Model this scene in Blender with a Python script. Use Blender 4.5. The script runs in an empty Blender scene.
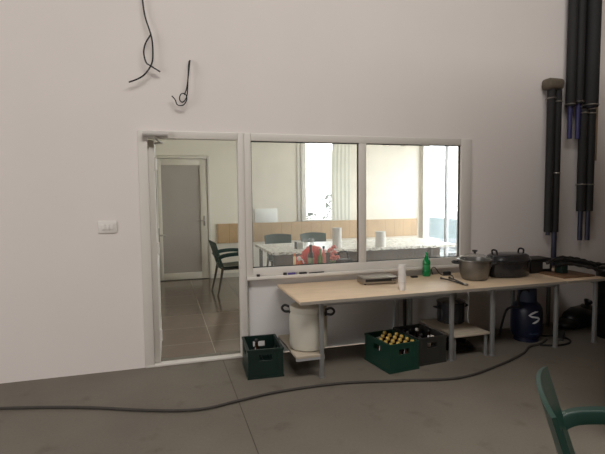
import bpy, bmesh, math, random
from mathutils import Vector, Matrix
random.seed(7)
PI = math.pi
scene = bpy.context.scene
COL = scene.collection

# ------------------------------------------------------------------ camera
CAM = Vector((0.0, -4.38, 1.55))
F_PX, PITCH, YAW, ROLL = 471.5, 0.07106, 0.29077, -0.0103
fw = Vector((math.sin(YAW) * math.cos(PITCH), math.cos(YAW) * math.cos(PITCH), -math.sin(PITCH)))
rt = fw.cross(Vector((0, 0, 1))).normalized()
up = rt.cross(fw)
c_, s_ = math.cos(ROLL), math.sin(ROLL)
R_ = rt * c_ + up * s_
U_ = up * c_ - rt * s_
cd = bpy.data.cameras.new('camera')
cd.sensor_fit = 'HORIZONTAL'
cd.sensor_width = 36.0
cd.lens = F_PX * 36.0 / 605.0
cd.clip_start = 0.05
cam = bpy.data.objects.new('camera', cd)
m = Matrix((R_, U_, -fw)).transposed().to_4x4()
m.translation = CAM
cam.matrix_world = m
COL.objects.link(cam)
scene.camera = cam

# ------------------------------------------------------------------ world, lights, exposure
world = bpy.data.worlds.new('world')
scene.world = world
world.use_nodes = True
bg = world.node_tree.nodes['Background']
bg.inputs['Color'].default_value = (0.90, 0.97, 1.0, 1)
bg.inputs['Strength'].default_value = 8.5

def area(name, loc, direction, sx, sy, power, color, portal=False):
    l = bpy.data.lights.new(name, 'AREA')
    l.shape = 'RECTANGLE'
    l.size, l.size_y = sx, sy
    l.energy = power
    l.color = color
    o = bpy.data.objects.new(name, l)
    o.location = loc
    o.rotation_euler = Vector(direction).to_track_quat('-Z', 'Y').to_euler()
    if portal:
        l.cycles.is_portal = True
    COL.objects.link(o)
    return o

# hall: daylight through the roof light and through the big gate behind and to the left
area('skylight', (1.7, -4.6, 6.75), (0, 0, -1), 5.3, 1.8, 370, (1.0, 0.965, 0.93))
area('gate_daylight', (-6.85, -4.5, 2.4), (1, 0.10, 0.05), 5.0, 4.4, 310, (1.0, 0.955, 0.95))
# inner room: portals for the sky seen through its two windows
area('window_sky', (5.33, 2.43, 1.35), (-1, 0, 0), 3.86, 2.5, 1, (1, 1, 1), portal=True)
area('rear_window_sky', (3.08, 4.53, 1.9), (0, -1, 0), 0.74, 1.7, 1, (1, 1, 1), portal=True)

vs = scene.view_settings
vs.view_transform = 'Standard'
vs.look = 'None'
vs.exposure = 0.0
vs.gamma = 1.0
vs.use_curve_mapping = False

# ------------------------------------------------------------------ materials
def srgb(r, g, b):
    f = lambda c: (c / 255 / 12.92) if c / 255 <= 0.04045 else ((c / 255 + 0.055) / 1.055) ** 2.4
    return (f(r), f(g), f(b), 1)

def mat(name, col, rough=0.5, metal=0.0, noise=0.0, scale=8.0, bump=0.0, spec=0.5, alpha=1.0, trans=0.0, coat=0.0, stretch=None):
    mt = bpy.data.materials.new(name)
    mt.use_nodes = True
    nt = mt.node_tree
    b = nt.nodes['Principled BSDF']
    b.inputs['Base Color'].default_value = col
    b.inputs['Roughness'].default_value = rough
    b.inputs['Metallic'].default_value = metal
    b.inputs['Specular IOR Level'].default_value = spec
    b.inputs['Transmission Weight'].default_value = trans
    b.inputs['Alpha'].default_value = alpha
    b.inputs['Coat Weight'].default_value = coat
    if noise or bump:
        tc = nt.nodes.new('ShaderNodeTexCoord')
        mp = nt.nodes.new('ShaderNodeMapping')
        if stretch:
            mp.inputs['Scale'].default_value = stretch
        n = nt.nodes.new('ShaderNodeTexNoise')
        n.inputs['Scale'].default_value = scale
        n.inputs['Detail'].default_value = 6
        nt.links.new(tc.outputs['Object'], mp.inputs['Vector'])
        nt.links.new(mp.outputs['Vector'], n.inputs['Vector'])
        if noise:
            r = nt.nodes.new('ShaderNodeValToRGB')
            r.color_ramp.elements[0].position = 0.3
            r.color_ramp.elements[1].position = 0.72
            r.color_ramp.elements[0].color = tuple(max(0, c * (1 - noise)) for c in col[:3]) + (1,)
            r.color_ramp.elements[1].color = tuple(min(1, c * (1 + noise)) for c in col[:3]) + (1,)
            nt.links.new(n.outputs['Fac'], r.inputs['Fac'])
            nt.links.new(r.outputs['Color'], b.inputs['Base Color'])
        if bump:
            bp = nt.nodes.new('ShaderNodeBump')
            bp.inputs['Strength'].default_value = bump
            bp.inputs['Distance'].default_value = 0.01
            nt.links.new(n.outputs['Fac'], bp.inputs['Height'])
            nt.links.new(bp.outputs['Normal'], b.inputs['Normal'])
    return mt

M = {}
M['wall'] = mat('white_wall_paint', srgb(225, 218, 213), 0.85, noise=0.018, scale=1.3, bump=0.05)
M['wall_low'] = mat('parapet_paint', srgb(214, 211, 208), 0.8, noise=0.03, scale=2.5, bump=0.05)
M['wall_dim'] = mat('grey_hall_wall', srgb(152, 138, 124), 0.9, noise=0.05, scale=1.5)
M['roof'] = mat('roof_sheet', srgb(110, 106, 100), 0.8, noise=0.04, scale=1.5)
M['inner_wall'] = mat('cream_wall_paint', srgb(234, 227, 212), 0.85, noise=0.015, scale=1.5)
M['ceiling'] = mat('white_ceiling', srgb(236, 232, 222), 0.9, noise=0.01, scale=2)
M['pvc'] = mat('white_pvc', srgb(214, 209, 201), 0.35, noise=0.012, scale=5)
M['pvc_alu'] = mat('white_aluminium', srgb(215, 208, 195), 0.4, noise=0.015, scale=5)
M['frost'] = mat('grey_door_panel', srgb(172, 164, 156), 0.35, noise=0.03, scale=3)
M['rubber'] = mat('black_rubber', srgb(22, 21, 20), 0.55, noise=0.15, scale=30)
M['foam'] = mat('black_pipe_foam', srgb(30, 29, 29), 0.75, noise=0.2, scale=40, bump=0.1)
M['foamcap'] = mat('grey_brown_foam', srgb(98, 88, 74), 0.9, noise=0.15, scale=30, bump=0.2)
M['bluepipe'] = mat('dark_blue_pipe', srgb(48, 48, 92), 0.5, noise=0.08, scale=15)
M['navy'] = mat('navy_pipe', srgb(38, 41, 60), 0.5, noise=0.08, scale=15)
M['conduit'] = mat('tan_conduit', srgb(150, 130, 105), 0.6, noise=0.05, scale=12)
M['steel'] = mat('brushed_steel', srgb(170, 165, 158), 0.34, metal=0.9, noise=0.06, scale=20)
M['polsteel'] = mat('pot_steel', srgb(134, 132, 128), 0.34, metal=0.85, noise=0.05, scale=10)
M['greysteel'] = mat('grey_painted_steel', srgb(150, 150, 150), 0.5, noise=0.06, scale=15)
M['lightsteel'] = mat('light_grey_paint', srgb(188, 184, 178), 0.45, noise=0.04, scale=15)
M['legsteel'] = mat('grey_leg_steel', srgb(122, 122, 120), 0.5, noise=0.06, scale=15)
M['darksteel'] = mat('dark_steel', srgb(60, 58, 56), 0.45, metal=0.6, noise=0.1, scale=20)
M['board'] = mat('beige_laminate', srgb(214, 190, 160), 0.5, noise=0.06, scale=4, stretch=(1, 5, 1))
M['edge'] = mat('grey_board_edge', srgb(150, 143, 132), 0.6, noise=0.08, scale=14)
M['ply'] = mat('worn_plywood', srgb(172, 160, 142), 0.7, noise=0.12, scale=7, stretch=(1, 6, 1))
M['brownboard'] = mat('brown_board', srgb(110, 82, 58), 0.6, noise=0.12, scale=6, stretch=(6, 1, 1))
M['barrel'] = mat('white_plastic_barrel', srgb(192, 188, 174), 0.45, noise=0.02, scale=5)
M['whiteplastic'] = mat('white_plastic', srgb(226, 222, 216), 0.45, noise=0.01, scale=5)
M['crate_green'] = mat('dark_green_crate', srgb(14, 36, 31), 0.45, noise=0.08, scale=12)
M['crate_mid'] = mat('green_crate', srgb(16, 55, 43), 0.45, noise=0.08, scale=12)
M['crate_dark'] = mat('blackish_crate', srgb(46, 45, 42), 0.5, noise=0.08, scale=12)
M['amber'] = mat('brown_bottle_glass', srgb(44, 26, 12), 0.12, noise=0.03, scale=10, coat=0.3)
M['cap_gold'] = mat('gold_cap', srgb(214, 180, 96), 0.35, metal=0.35, noise=0.12, scale=40)
M['cap_white'] = mat('white_cap', srgb(220, 216, 206), 0.4, noise=0.03, scale=30)
M['green_glass'] = mat('green_bottle_plastic', srgb(18, 158, 86), 0.12, noise=0.04, scale=10, trans=0.55)
M['green_label'] = mat('green_bottle_label', srgb(24, 128, 72), 0.4, noise=0.15, scale=25)
M['cyl_blue'] = mat('blue_cylinder_paint', srgb(13, 22, 46), 0.4, noise=0.08, scale=9)
M['cyl_top'] = mat('grey_blue_collar', srgb(48, 58, 78), 0.5, noise=0.08, scale=9)
M['emblem'] = mat('white_emblem_paint', srgb(204, 205, 206), 0.5, noise=0.02, scale=20)
M['enamel'] = mat('black_enamel', srgb(40, 40, 42), 0.22, noise=0.15, scale=8, coat=0.4)
M['bag_black'] = mat('black_bag_plastic', srgb(16, 16, 15), 0.35, noise=0.2, scale=15, bump=0.4)
M['case'] = mat('black_case_plastic', srgb(34, 32, 30), 0.5, noise=0.1, scale=15)
M['sticker'] = mat('grey_sticker', srgb(190, 186, 178), 0.5, noise=0.08, scale=60)
M['chair_green'] = mat('dark_green_plastic', srgb(24, 56, 48), 0.38, noise=0.06, scale=10)
M['chair_leg'] = mat('brown_grey_metal', srgb(82, 74, 62), 0.45, noise=0.08, scale=12)
M['towel'] = mat('white_paper_roll', srgb(232, 229, 222), 0.9, noise=0.03, scale=30, bump=0.2)
M['red'] = mat('red_plastic_bag', srgb(204, 66, 58), 0.45, noise=0.10, scale=14, bump=0.3)
M['pink'] = mat('salmon_flower', srgb(226, 128, 112), 0.6, noise=0.15, scale=30)
M['leaf'] = mat('green_leaf', srgb(88, 122, 60), 0.6, noise=0.2, scale=12)
M['darkleaf'] = mat('dark_leaf', srgb(40, 54, 30), 0.6, noise=0.2, scale=12)
M['greycable'] = mat('dusty_black_cable', srgb(58, 53, 48), 0.7, noise=0.15, scale=20)
M['purple'] = mat('violet_plastic', srgb(84, 68, 138), 0.5, noise=0.08, scale=20)
M['orange'] = mat('orange_plastic', srgb(206, 104, 44), 0.5, noise=0.08, scale=20)
M['cream'] = mat('cream_plastic', srgb(236, 216, 170), 0.5, noise=0.03, scale=20)
M['darkbottle'] = mat('dark_sauce_bottle', srgb(52, 42, 30), 0.2, noise=0.08, scale=20)
M['labelgreen'] = mat('grey_green_label', srgb(128, 140, 104), 0.5, noise=0.1, scale=30)
M['panelbrown'] = mat('grey_brown_table_panel', srgb(94, 81, 69), 0.6, noise=0.06, scale=5, stretch=(4, 1, 1))
M['curtain'] = mat('cream_curtain', srgb(226, 224, 210), 0.9, noise=0.02, scale=6)
M['reflection_white'] = mat('painted_reflection_white', srgb(244, 244, 240), 0.35, noise=0.005, scale=4)
M['garden'] = mat('pale_paving', srgb(190, 188, 182), 0.9, noise=0.05, scale=2)
M['bluegrey'] = mat('pale_blue_wall', srgb(66, 84, 88), 0.8, noise=0.1, scale=1.5)
M['slat'] = mat('white_slat', srgb(150, 156, 158), 0.6, noise=0.04, scale=8)
M['slatblue'] = mat('blue_grey_slat', srgb(44, 58, 68), 0.6, noise=0.06, scale=8)

def glass_mat(name, dust=0.05, tint=(1, 1, 1, 1)):
    mt = bpy.data.materials.new(name)
    mt.use_nodes = True
    nt = mt.node_tree
    for n in list(nt.nodes):
        nt.nodes.remove(n)
    out = nt.nodes.new('ShaderNodeOutputMaterial')
    tr = nt.nodes.new('ShaderNodeBsdfTransparent')
    tr.inputs['Color'].default_value = tint
    gl = nt.nodes.new('ShaderNodeBsdfGlossy')
    gl.inputs['Roughness'].default_value = 0.02
    lw = nt.nodes.new('ShaderNodeLayerWeight')
    lw.inputs['Blend'].default_value = 0.5
    pw = nt.nodes.new('ShaderNodeMath')
    pw.operation = 'POWER'
    pw.inputs[1].default_value = 5.0
    nt.links.new(lw.outputs['Facing'], pw.inputs[0])
    fr = nt.nodes.new('ShaderNodeMath')
    fr.operation = 'MULTIPLY_ADD'
    fr.inputs[1].default_value = 0.92
    fr.inputs[2].default_value = 0.035
    nt.links.new(pw.outputs[0], fr.inputs[0])
    mx = nt.nodes.new('ShaderNodeMixShader')
    df = nt.nodes.new('ShaderNodeBsdfDiffuse')
    df.inputs['Color'].default_value = (0.85, 0.86, 0.83, 1)
    nz = nt.nodes.new('ShaderNodeTexNoise')
    nz.inputs['Scale'].default_value = 3.0
    tc = nt.nodes.new('ShaderNodeTexCoord')
    nt.links.new(tc.outputs['Object'], nz.inputs['Vector'])
    ml = nt.nodes.new('ShaderNodeMath')
    ml.operation = 'MULTIPLY'
    ml.inputs[1].default_value = dust * 2
    nt.links.new(nz.outputs['Fac'], ml.inputs[0])
    mx2 = nt.nodes.new('ShaderNodeMixShader')
    nt.links.new(fr.outputs[0], mx.inputs['Fac'])
    nt.links.new(tr.outputs['BSDF'], mx.inputs[1])
    nt.links.new(gl.outputs['BSDF'], mx.inputs[2])
    nt.links.new(ml.outputs[0], mx2.inputs['Fac'])
    nt.links.new(mx.outputs['Shader'], mx2.inputs[1])
    tl = nt.nodes.new('ShaderNodeBsdfTranslucent')
    tl.inputs['Color'].default_value = (0.88, 0.9, 0.9, 1)
    md = nt.nodes.new('ShaderNodeMixShader')
    md.inputs['Fac'].default_value = 0.5
    nt.links.new(df.outputs['BSDF'], md.inputs[1])
    nt.links.new(tl.outputs['BSDF'], md.inputs[2])
    nt.links.new(md.outputs['Shader'], mx2.inputs[2])
    nt.links.new(mx2.outputs['Shader'], out.inputs['Surface'])
    return mt
M['glass'] = glass_mat('window_glass', 0.075)
M['lidglass'] = glass_mat('lid_glass', 0.05, (0.93, 0.93, 0.92, 1))

def concrete():
    mt = bpy.data.materials.new('stained_concrete')
    mt.use_nodes = True
    nt = mt.node_tree
    b = nt.nodes['Principled BSDF']
    tc = nt.nodes.new('ShaderNodeTexCoord')
    def noise(scale, detail, p0, p1, c0, c1):
        n = nt.nodes.new('ShaderNodeTexNoise')
        n.inputs['Scale'].default_value = scale
        n.inputs['Detail'].default_value = detail
        nt.links.new(tc.outputs['Object'], n.inputs['Vector'])
        r = nt.nodes.new('ShaderNodeValToRGB')
        r.color_ramp.elements[0].position = p0
        r.color_ramp.elements[1].position = p1
        r.color_ramp.elements[0].color = c0
        r.color_ramp.elements[1].color = c1
        nt.links.new(n.outputs['Fac'], r.inputs['Fac'])
        return n, r
    n1, r1 = noise(1.3, 8, 0.3, 0.75, srgb(103, 97, 87), srgb(117, 110, 99))
    n2, r2 = noise(4.5, 4, 0.60, 0.72, (1, 1, 1, 1), (0.78, 0.76, 0.74, 1))
    n3, r3 = noise(60, 3, 0.3, 0.7, (0.94, 0.94, 0.94, 1), (1.05, 1.05, 1.05, 1))
    def mul(a, bb):
        x = nt.nodes.new('ShaderNodeMix')
        x.data_type = 'RGBA'
        x.blend_type = 'MULTIPLY'
        x.inputs[0].default_value = 1
        nt.links.new(a, x.inputs[6])
        nt.links.new(bb, x.inputs[7])
        return x.outputs[2]
    o = mul(mul(r1.outputs['Color'], r2.outputs['Color']), r3.outputs['Color'])
    # saw-cut joint
    sx = nt.nodes.new('ShaderNodeSeparateXYZ')
    nt.links.new(tc.outputs['Object'], sx.inputs[0])
    def math_(op, a, v):
        q = nt.nodes.new('ShaderNodeMath')
        q.operation = op
        nt.links.new(a, q.inputs[0])
        if v is not None:
            q.inputs[1].default_value = v
        return q.outputs[0]
    d = math_('ABSOLUTE', math_('SUBTRACT', sx.outputs['X'], 0.513), None)
    g = math_('GREATER_THAN', d, 0.0035)
    r = nt.nodes.new('ShaderNodeValToRGB')
    r.color_ramp.elements[0].color = (0.42, 0.40, 0.38, 1)
    r.color_ramp.elements[1].color = (1, 1, 1, 1)
    nt.links.new(g, r.inputs['Fac'])
    o = mul(o, r.outputs['Color'])
    nt.links.new(o, b.inputs['Base Color'])
    b.inputs['Roughness'].default_value = 0.62
    b.inputs['Specular IOR Level'].default_value = 0.35
    bp = nt.nodes.new('ShaderNodeBump')
    bp.inputs['Strength'].default_value = 0.08
    nt.links.new(n3.outputs['Fac'], bp.inputs['Height'])
    nt.links.new(bp.outputs['Normal'], b.inputs['Normal'])
    return mt
M['concrete'] = concrete()

def tiles(name, c1, c2, joint, size, rough, off=(0, 0)):
    mt = bpy.data.materials.new(name)
    mt.use_nodes = True
    nt = mt.node_tree
    b = nt.nodes['Principled BSDF']
    tc = nt.nodes.new('ShaderNodeTexCoord')
    mp = nt.nodes.new('ShaderNodeMapping')
    mp.inputs['Location'].default_value = (off[0], off[1], 0)
    nt.links.new(tc.outputs['Object'], mp.inputs['Vector'])
    br = nt.nodes.new('ShaderNodeTexBrick')
    br.offset = 0.0
    br.inputs['Scale'].default_value = 1.0
    br.inputs['Brick Width'].default_value = size[0]
    br.inputs['Row Height'].default_value = size[1]
    br.inputs['Mortar Size'].default_value = 0.004
    br.inputs['Mortar Smooth'].default_value = 0.1
    br.inputs['Color1'].default_value = c1
    br.inputs['Color2'].default_value = c2
    br.inputs['Mortar'].default_value = joint
    nt.links.new(mp.outputs['Vector'], br.inputs['Vector'])
    n = nt.nodes.new('ShaderNodeTexNoise')
    n.inputs['Scale'].default_value = 4
    n.inputs['Detail'].default_value = 8
    n.inputs['Distortion'].default_value = 1.5
    nt.links.new(tc.outputs['Object'], n.inputs['Vector'])
    r = nt.nodes.new('ShaderNodeValToRGB')
    r.color_ramp.elements[0].color = (0.8, 0.8, 0.8, 1)
    r.color_ramp.elements[1].color = (1.12, 1.1, 1.08, 1)
    nt.links.new(n.outputs['Fac'], r.inputs['Fac'])
    x = nt.nodes.new('ShaderNodeMix')
    x.data_type = 'RGBA'
    x.blend_type = 'MULTIPLY'
    x.inputs[0].default_value = 1
    nt.links.new(br.outputs['Color'], x.inputs[6])
    nt.links.new(r.outputs['Color'], x.inputs[7])
    nt.links.new(x.outputs[2], b.inputs['Base Color'])
    b.inputs['Roughness'].default_value = rough
    return mt
M['tiles'] = tiles('glossy_floor_tiles', srgb(112, 98, 86), srgb(118, 104, 92), srgb(160, 148, 132), (0.6, 0.6), 0.16, (0.13, 0.02))
M['band'] = tiles('oak_cladding', srgb(198, 168, 130), srgb(192, 161, 123), srgb(164, 134, 98), (0.2, 4.0), 0.5)
M['band'].node_tree.nodes['Brick Texture'].inputs['Vector'].links[0].from_node.inputs['Rotation'].default_value = (PI / 2, 0, 0)

def cloth_mat():
    mt = bpy.data.materials.new('marbled_tablecloth')
    mt.use_nodes = True
    nt = mt.node_tree
    b = nt.nodes['Principled BSDF']
    tc = nt.nodes.new('ShaderNodeTexCoord')
    v = nt.nodes.new('ShaderNodeTexNoise')
    v.inputs['Scale'].default_value = 15
    v.inputs['Detail'].default_value = 5
    v.inputs['Distortion'].default_value = 2.0
    nt.links.new(tc.outputs['Object'], v.inputs['Vector'])
    r = nt.nodes.new('ShaderNodeValToRGB')
    e = r.color_ramp.elements
    e[0].position, e[0].color = 0.36, srgb(150, 140, 126)
    e[1].position, e[1].color = 0.56, srgb(238, 234, 224)
    nt.links.new(v.outputs['Fac'], r.inputs['Fac'])
    nt.links.new(r.outputs['Color'], b.inputs['Base Color'])
    b.inputs['Roughness'].default_value = 0.4
    return mt
M['cloth'] = cloth_mat()

# ------------------------------------------------------------------ mesh helpers
class G:
    """collects shapes into one mesh"""
    def __init__(self):
        self.bm = bmesh.new()
    def _xf(self, verts, mx):
        if mx is not None:
            bmesh.ops.transform(self.bm, matrix=mx, verts=verts)
    def box(self, x0, y0, z0, x1, y1, z1, bev=0.0, mx=None):
        bm = self.bm
        co = [(x, y, z) for z in (z0, z1) for y in (y0, y1) for x in (x0, x1)]
        vs_ = [bm.verts.new(c) for c in co]
        fs = [bm.faces.new([vs_[i] for i in q]) for q in
              ((0, 2, 3, 1), (4, 5, 7, 6), (0, 1, 5, 4), (2, 6, 7, 3), (0, 4, 6, 2), (1, 3, 7, 5))]
        if bev:
            es = list({e for f in fs for e in f.edges})
            res = bmesh.ops.bevel(bm, geom=es, offset=bev, segments=2, affect='EDGES', profile=0.5)
            vs_ = list({v for f in res['faces'] for v in f.verts} | {v for v in vs_ if v.is_valid})
        self._xf(vs_, mx)
        return self
    def tube(self, pts, r, seg=10, close=True, mx=None):
        bm = self.bm
        pts = [Vector(p) for p in pts]
        n = len(pts)
        rs = r if isinstance(r, (list, tuple)) else [r] * n
        rings, prev = [], None
        for i, p in enumerate(pts):
            t = (pts[min(i + 1, n - 1)] - pts[max(i - 1, 0)]).normalized()
            if prev is None:
                a = Vector((0, 0, 1)) if abs(t.z) < 0.9 else Vector((1, 0, 0))
                u = t.cross(a).normalized()
            else:
                u = (prev - t * prev.dot(t)).normalized()
            prev = u
            w = t.cross(u)
            rings.append([bm.verts.new(p + (u * math.cos(2 * PI * k / seg) + w * math.sin(2 * PI * k / seg)) * rs[i]) for k in range(seg)])
        for a, b in zip(rings[:-1], rings[1:]):
            for k in range(seg):
                bm.faces.new((a[k], a[(k + 1) % seg], b[(k + 1) % seg], b[k]))
        if close:
            bm.faces.new(list(reversed(rings[0])))
            bm.faces.new(rings[-1])
        self._xf([v for q in rings for v in q], mx)
        return self
    def lathe(self, prof, seg=32, sx=1.0, sy=1.0, mx=None):
        bm = self.bm
        rings = []
        for r, z in prof:
            if r < 1e-6:
                rings.append([bm.verts.new((0, 0, z))])
            else:
                rings.append([bm.verts.new((r * sx * math.cos(2 * PI * k / seg), r * sy * math.sin(2 * PI * k / seg), z)) for k in range(seg)])
        for a, b in zip(rings[:-1], rings[1:]):
            if len(a) == 1 and len(b) == 1:
                continue
            for k in range(seg):
                k2 = (k + 1) % seg
                if len(a) == 1:
                    bm.faces.new((a[0], b[k2], b[k]))
                elif len(b) == 1:
                    bm.faces.new((a[k], a[k2], b[0]))
                else:
                    bm.faces.new((a[k], a[k2], b[k2], b[k]))
        self._xf([v for q in rings for v in q], mx)
        return self
    def surf(self, grid, thick=None, mx=None):
        """grid of points to a surface; thick: solid by normals later"""
        bm = self.bm
        vv = [[bm.verts.new(p) for p in row] for row in grid]
        fs = []
        for a, b in zip(vv[:-1], vv[1:]):
            for k in range(len(a) - 1):
                fs.append(bm.faces.new((a[k], a[k + 1], b[k + 1], b[k])))
        if thick:
            bmesh.ops.recalc_face_normals(bm, faces=fs)
            bmesh.ops.solidify(bm, geom=fs, thickness=thick)
        return self
    def blob(self, c, r, sx=1, sy=1, sz=1, sub=2, jit=0.0):
        res = bmesh.ops.create_icosphere(self.bm, subdivisions=sub, radius=r)
        for v in res['verts']:
            k = 1 + random.uniform(-jit, jit)
            v.co = Vector((v.co.x * sx * k + c[0], v.co.y * sy * k + c[1], v.co.z * sz * k + c[2]))
        return self
    def build(self, name, material, parent=None, smooth=None):
        bm = self.bm
        bmesh.ops.recalc_face_normals(bm, faces=bm.faces[:])
        me = bpy.data.meshes.new(name)
        bm.to_mesh(me)
        bm.free()
        me.materials.append(M[material] if isinstance(material, str) else material)
        if smooth is not None:
            for p in me.polygons:
                p.use_smooth = True
            try:
                me.set_sharp_from_angle(angle=math.radians(smooth))
            except Exception:
                pass
        o = bpy.data.objects.new(name, me)
        COL.objects.link(o)
        if parent:
            o.parent = parent
        return o

def tag(o, label, cat, group=None):
    o['label'] = label
    o['category'] = cat
    if group:
        o['group'] = group
    return o

def thing(name, label, cat, loc=(0, 0, 0), rz=0.0, group=None):
    o = bpy.data.objects.new(name, None)
    o.empty_display_size = 0.1
    o.location = loc
    o.rotation_euler = (0, 0, rz)
    COL.objects.link(o)
    return tag(o, label, cat, group)

def struct(o):
    o['kind'] = 'structure'
    return o

def dup(root, loc, rz, label=None, group=None):
    r = root.copy()
    COL.objects.link(r)
    r.location = loc
    r.rotation_euler = (0, 0, rz)
    if label:
        r['label'] = label
    if group:
        r['group'] = group
    for ch in list(root.children):
        c = ch.copy()
        COL.objects.link(c)
        c.parent = r
        for g in ch.children:
            d = g.copy()
            COL.objects.link(d)
            d.parent = c
    return r

def T(x=0, y=0, z=0, rx=0, ry=0, rz=0):
    return Matrix.Translation((x, y, z)) @ Matrix.Rotation(rz, 4, 'Z') @ Matrix.Rotation(ry, 4, 'Y') @ Matrix.Rotation(rx, 4, 'X')

def spline(pts, n=8):
    P = [Vector(p) for p in pts]
    out = []
    for i in range(len(P) - 1):
        p0, p1, p2, p3 = P[max(i - 1, 0)], P[i], P[i + 1], P[min(i + 2, len(P) - 1)]
        for k in range(n):
            t = k / n
            out.append(0.5 * ((2 * p1) + (p2 - p0) * t + (2 * p0 - 5 * p1 + 4 * p2 - p3) * t * t + (3 * p1 - p0 - 3 * p2 + p3) * t ** 3))
    out.append(P[-1])
    return out

# ================================================================== SETTING
HX0, HX1, HY0, HZ = -7.0, 5.75, -11.0, 7.0        # hall
IX0, IX1, IY1, IZ = -0.75, 5.2, 4.4, 2.78         # inner room
OX0, OX1, OZ, PZ = -0.178, 3.215, 2.112, 0.77     # opening in the front wall

struct(G().box(HX0, HY0, -0.2, HX1, 0.0, 0.0).build('floor', 'concrete'))
struct(G().box(IX0 - .2, 0.2, -0.2, IX1 + .2, IY1 + .2, 0.0).build('floor', 'tiles'))
g = G()
g.box(HX0, 0, -0.2, OX0, 0.2, HZ).box(OX1, 0, -0.2, HX1, 0.2, HZ).box(OX0, 0, OZ, OX1, 0.2, HZ)
struct(g.build('wall_front', 'wall'))
struct(G().box(0.775, 0.015, 0, OX1, 0.2, PZ - 0.03).build('wall_parapet', 'wall_low'))
struct(G().box(OX0, 0.0, -0.2, 0.775, 0.2, 0.0).build('trim_1', 'concrete'))
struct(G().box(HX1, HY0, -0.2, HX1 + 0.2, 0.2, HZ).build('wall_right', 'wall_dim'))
struct(G().box(2.68, -2.35, 0, HX1, -2.2, 4.5).build('wall_shade_blocker', 'wall_dim'))  # added wall out of view, keeps light off the right corner
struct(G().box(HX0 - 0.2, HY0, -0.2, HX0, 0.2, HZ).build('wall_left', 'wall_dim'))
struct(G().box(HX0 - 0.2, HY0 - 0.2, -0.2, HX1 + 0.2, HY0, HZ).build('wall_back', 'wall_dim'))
struct(G().box(HX0 - 0.2, HY0 - 0.2, HZ, HX1 + 0.2, 0.2, HZ + 0.2).build('ceiling', 'roof'))
# inner room shell
struct(G().box(IX0 - .2, 0.2, IZ, IX1 + .2, IY1 + .2, IZ + .2).build('ceiling', 'ceiling'))
struct(G().box(IX0 - .2, 0.2, 0, IX0, IY1, IZ).build('wall_inner_left', 'inner_wall'))
RW = (2.70, 3.45, 1.03, 2.70)   # rear window opening
g = G()
g.box(IX0 - .2, IY1, -.2, -0.11, IY1 + .2, IZ).box(0.865, IY1, -.2, RW[0], IY1 + .2, IZ).box(-0.11, IY1, 2.25, 0.865, IY1 + .2, IZ)
g.box(RW[1], IY1, -.2, IX1 + .2, IY1 + .2, IZ).box(RW[0], IY1, -.2, RW[1], IY1 + .2, RW[2]).box(RW[0], IY1, RW[3], RW[1], IY1 + .2, IZ)
g.box(-0.11, IY1 + .12, -.2, 0.865, IY1 + .2, 2.25)
struct(g.build('wall_inner_back', 'inner_wall'))
g = G()
g.box(IX1, 0.2, -.2, IX1 + .2, 0.5, IZ).box(IX1, 4.36, -.2, IX1 + .2, IY1, IZ).box(IX1, 0.5, -.2, IX1 + .2, 4.36, 0.1).box(IX1, 0.5, 2.6, IX1 + .2, 4.36, IZ)
struct(g.build('wall_inner_right', 'inner_wall'))
# inner face of the partition, cream
# wood band on the inner back wall
struct(G().box(0.975, IY1 - .025, 0.645, 5.13, IY1, 1.005, 0.004).build('trim_2', 'band'))
struct(G().box(0.865, IY1 - .015, 0, 5.2, IY1, 0.08).build('baseboard_inner_back', 'pvc_alu'))

# combined door and window frame in the front wall
w1 = thing('window_1', 'x', 'x'); del w1['label'], w1['category']; struct(w1)
def bar(x0, z0, x1, z1, y0=-0.018, y1=0.06, bev=0.006, g=None):
    return (g or G()).box(x0, y0, z0, x1, y1, z1, bev)
g = G()
bar(OX0, 0.0, -0.098, OZ, g=g)                       # door jamb left
bar(-0.098, 2.045, 0.69, OZ, g=g)                    # head over door
bar(0.690, 0.0, 0.748, OZ, g=g)                      # door jamb right
bar(0.748, PZ, 0.815, OZ, -0.012, g=g)
bar(0.815, 2.042, 3.085, OZ, -0.012, g=g)
bar(0.815, PZ, 3.085, 0.848, -0.012, g=g)
bar(3.085, PZ, OX1, OZ, -0.012, g=g)
g.build('window_frame', 'pvc', w1, 40)
bar(1.905, 0.848, 1.982, 2.042, -0.012).build('mullion', 'pvc', w1, 40)
for a, b in ((0.815, 1.905), (1.982, 3.085)):
    gg = G()
    for q in ((a, 0.848, a + .008, 2.042), (b - .008, 0.848, b, 2.042), (a, 2.034, b, 2.042), (a, 0.848, b, 0.856)):
        gg.box(q[0], 0.012, q[1], q[2], 0.028, q[3])
    gg.build('gasket', 'rubber', w1)
    G().box(a + .001, 0.018, 0.849, b - .001, 0.022, 2.041).build('pane', 'glass', w1)
G().box(0.752, -0.05, PZ - 0.03, OX1, 0.2, PZ, 0.006).build('window_sill', 'pvc', w1, 40)
G().box(OX0, -0.02, 0.0, 0.748, 0.06, 0.022, 0.006).build('threshold', 'pvc', w1, 40)
G().box(0.752, 0.06, PZ, 3.2, 0.32, 0.80, 0.004).build('inner_sill', 'pvc', w1, 40)

# open white door leaf, hinged left, swung into the inner room
d1 = thing('door_1', 'x', 'x'); del d1['label'], d1['category']; struct(d1)
d1.location = (-0.098, 0.03, 0.025)
d1.rotation_euler = (0, 0, math.radians(89.3))
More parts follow.
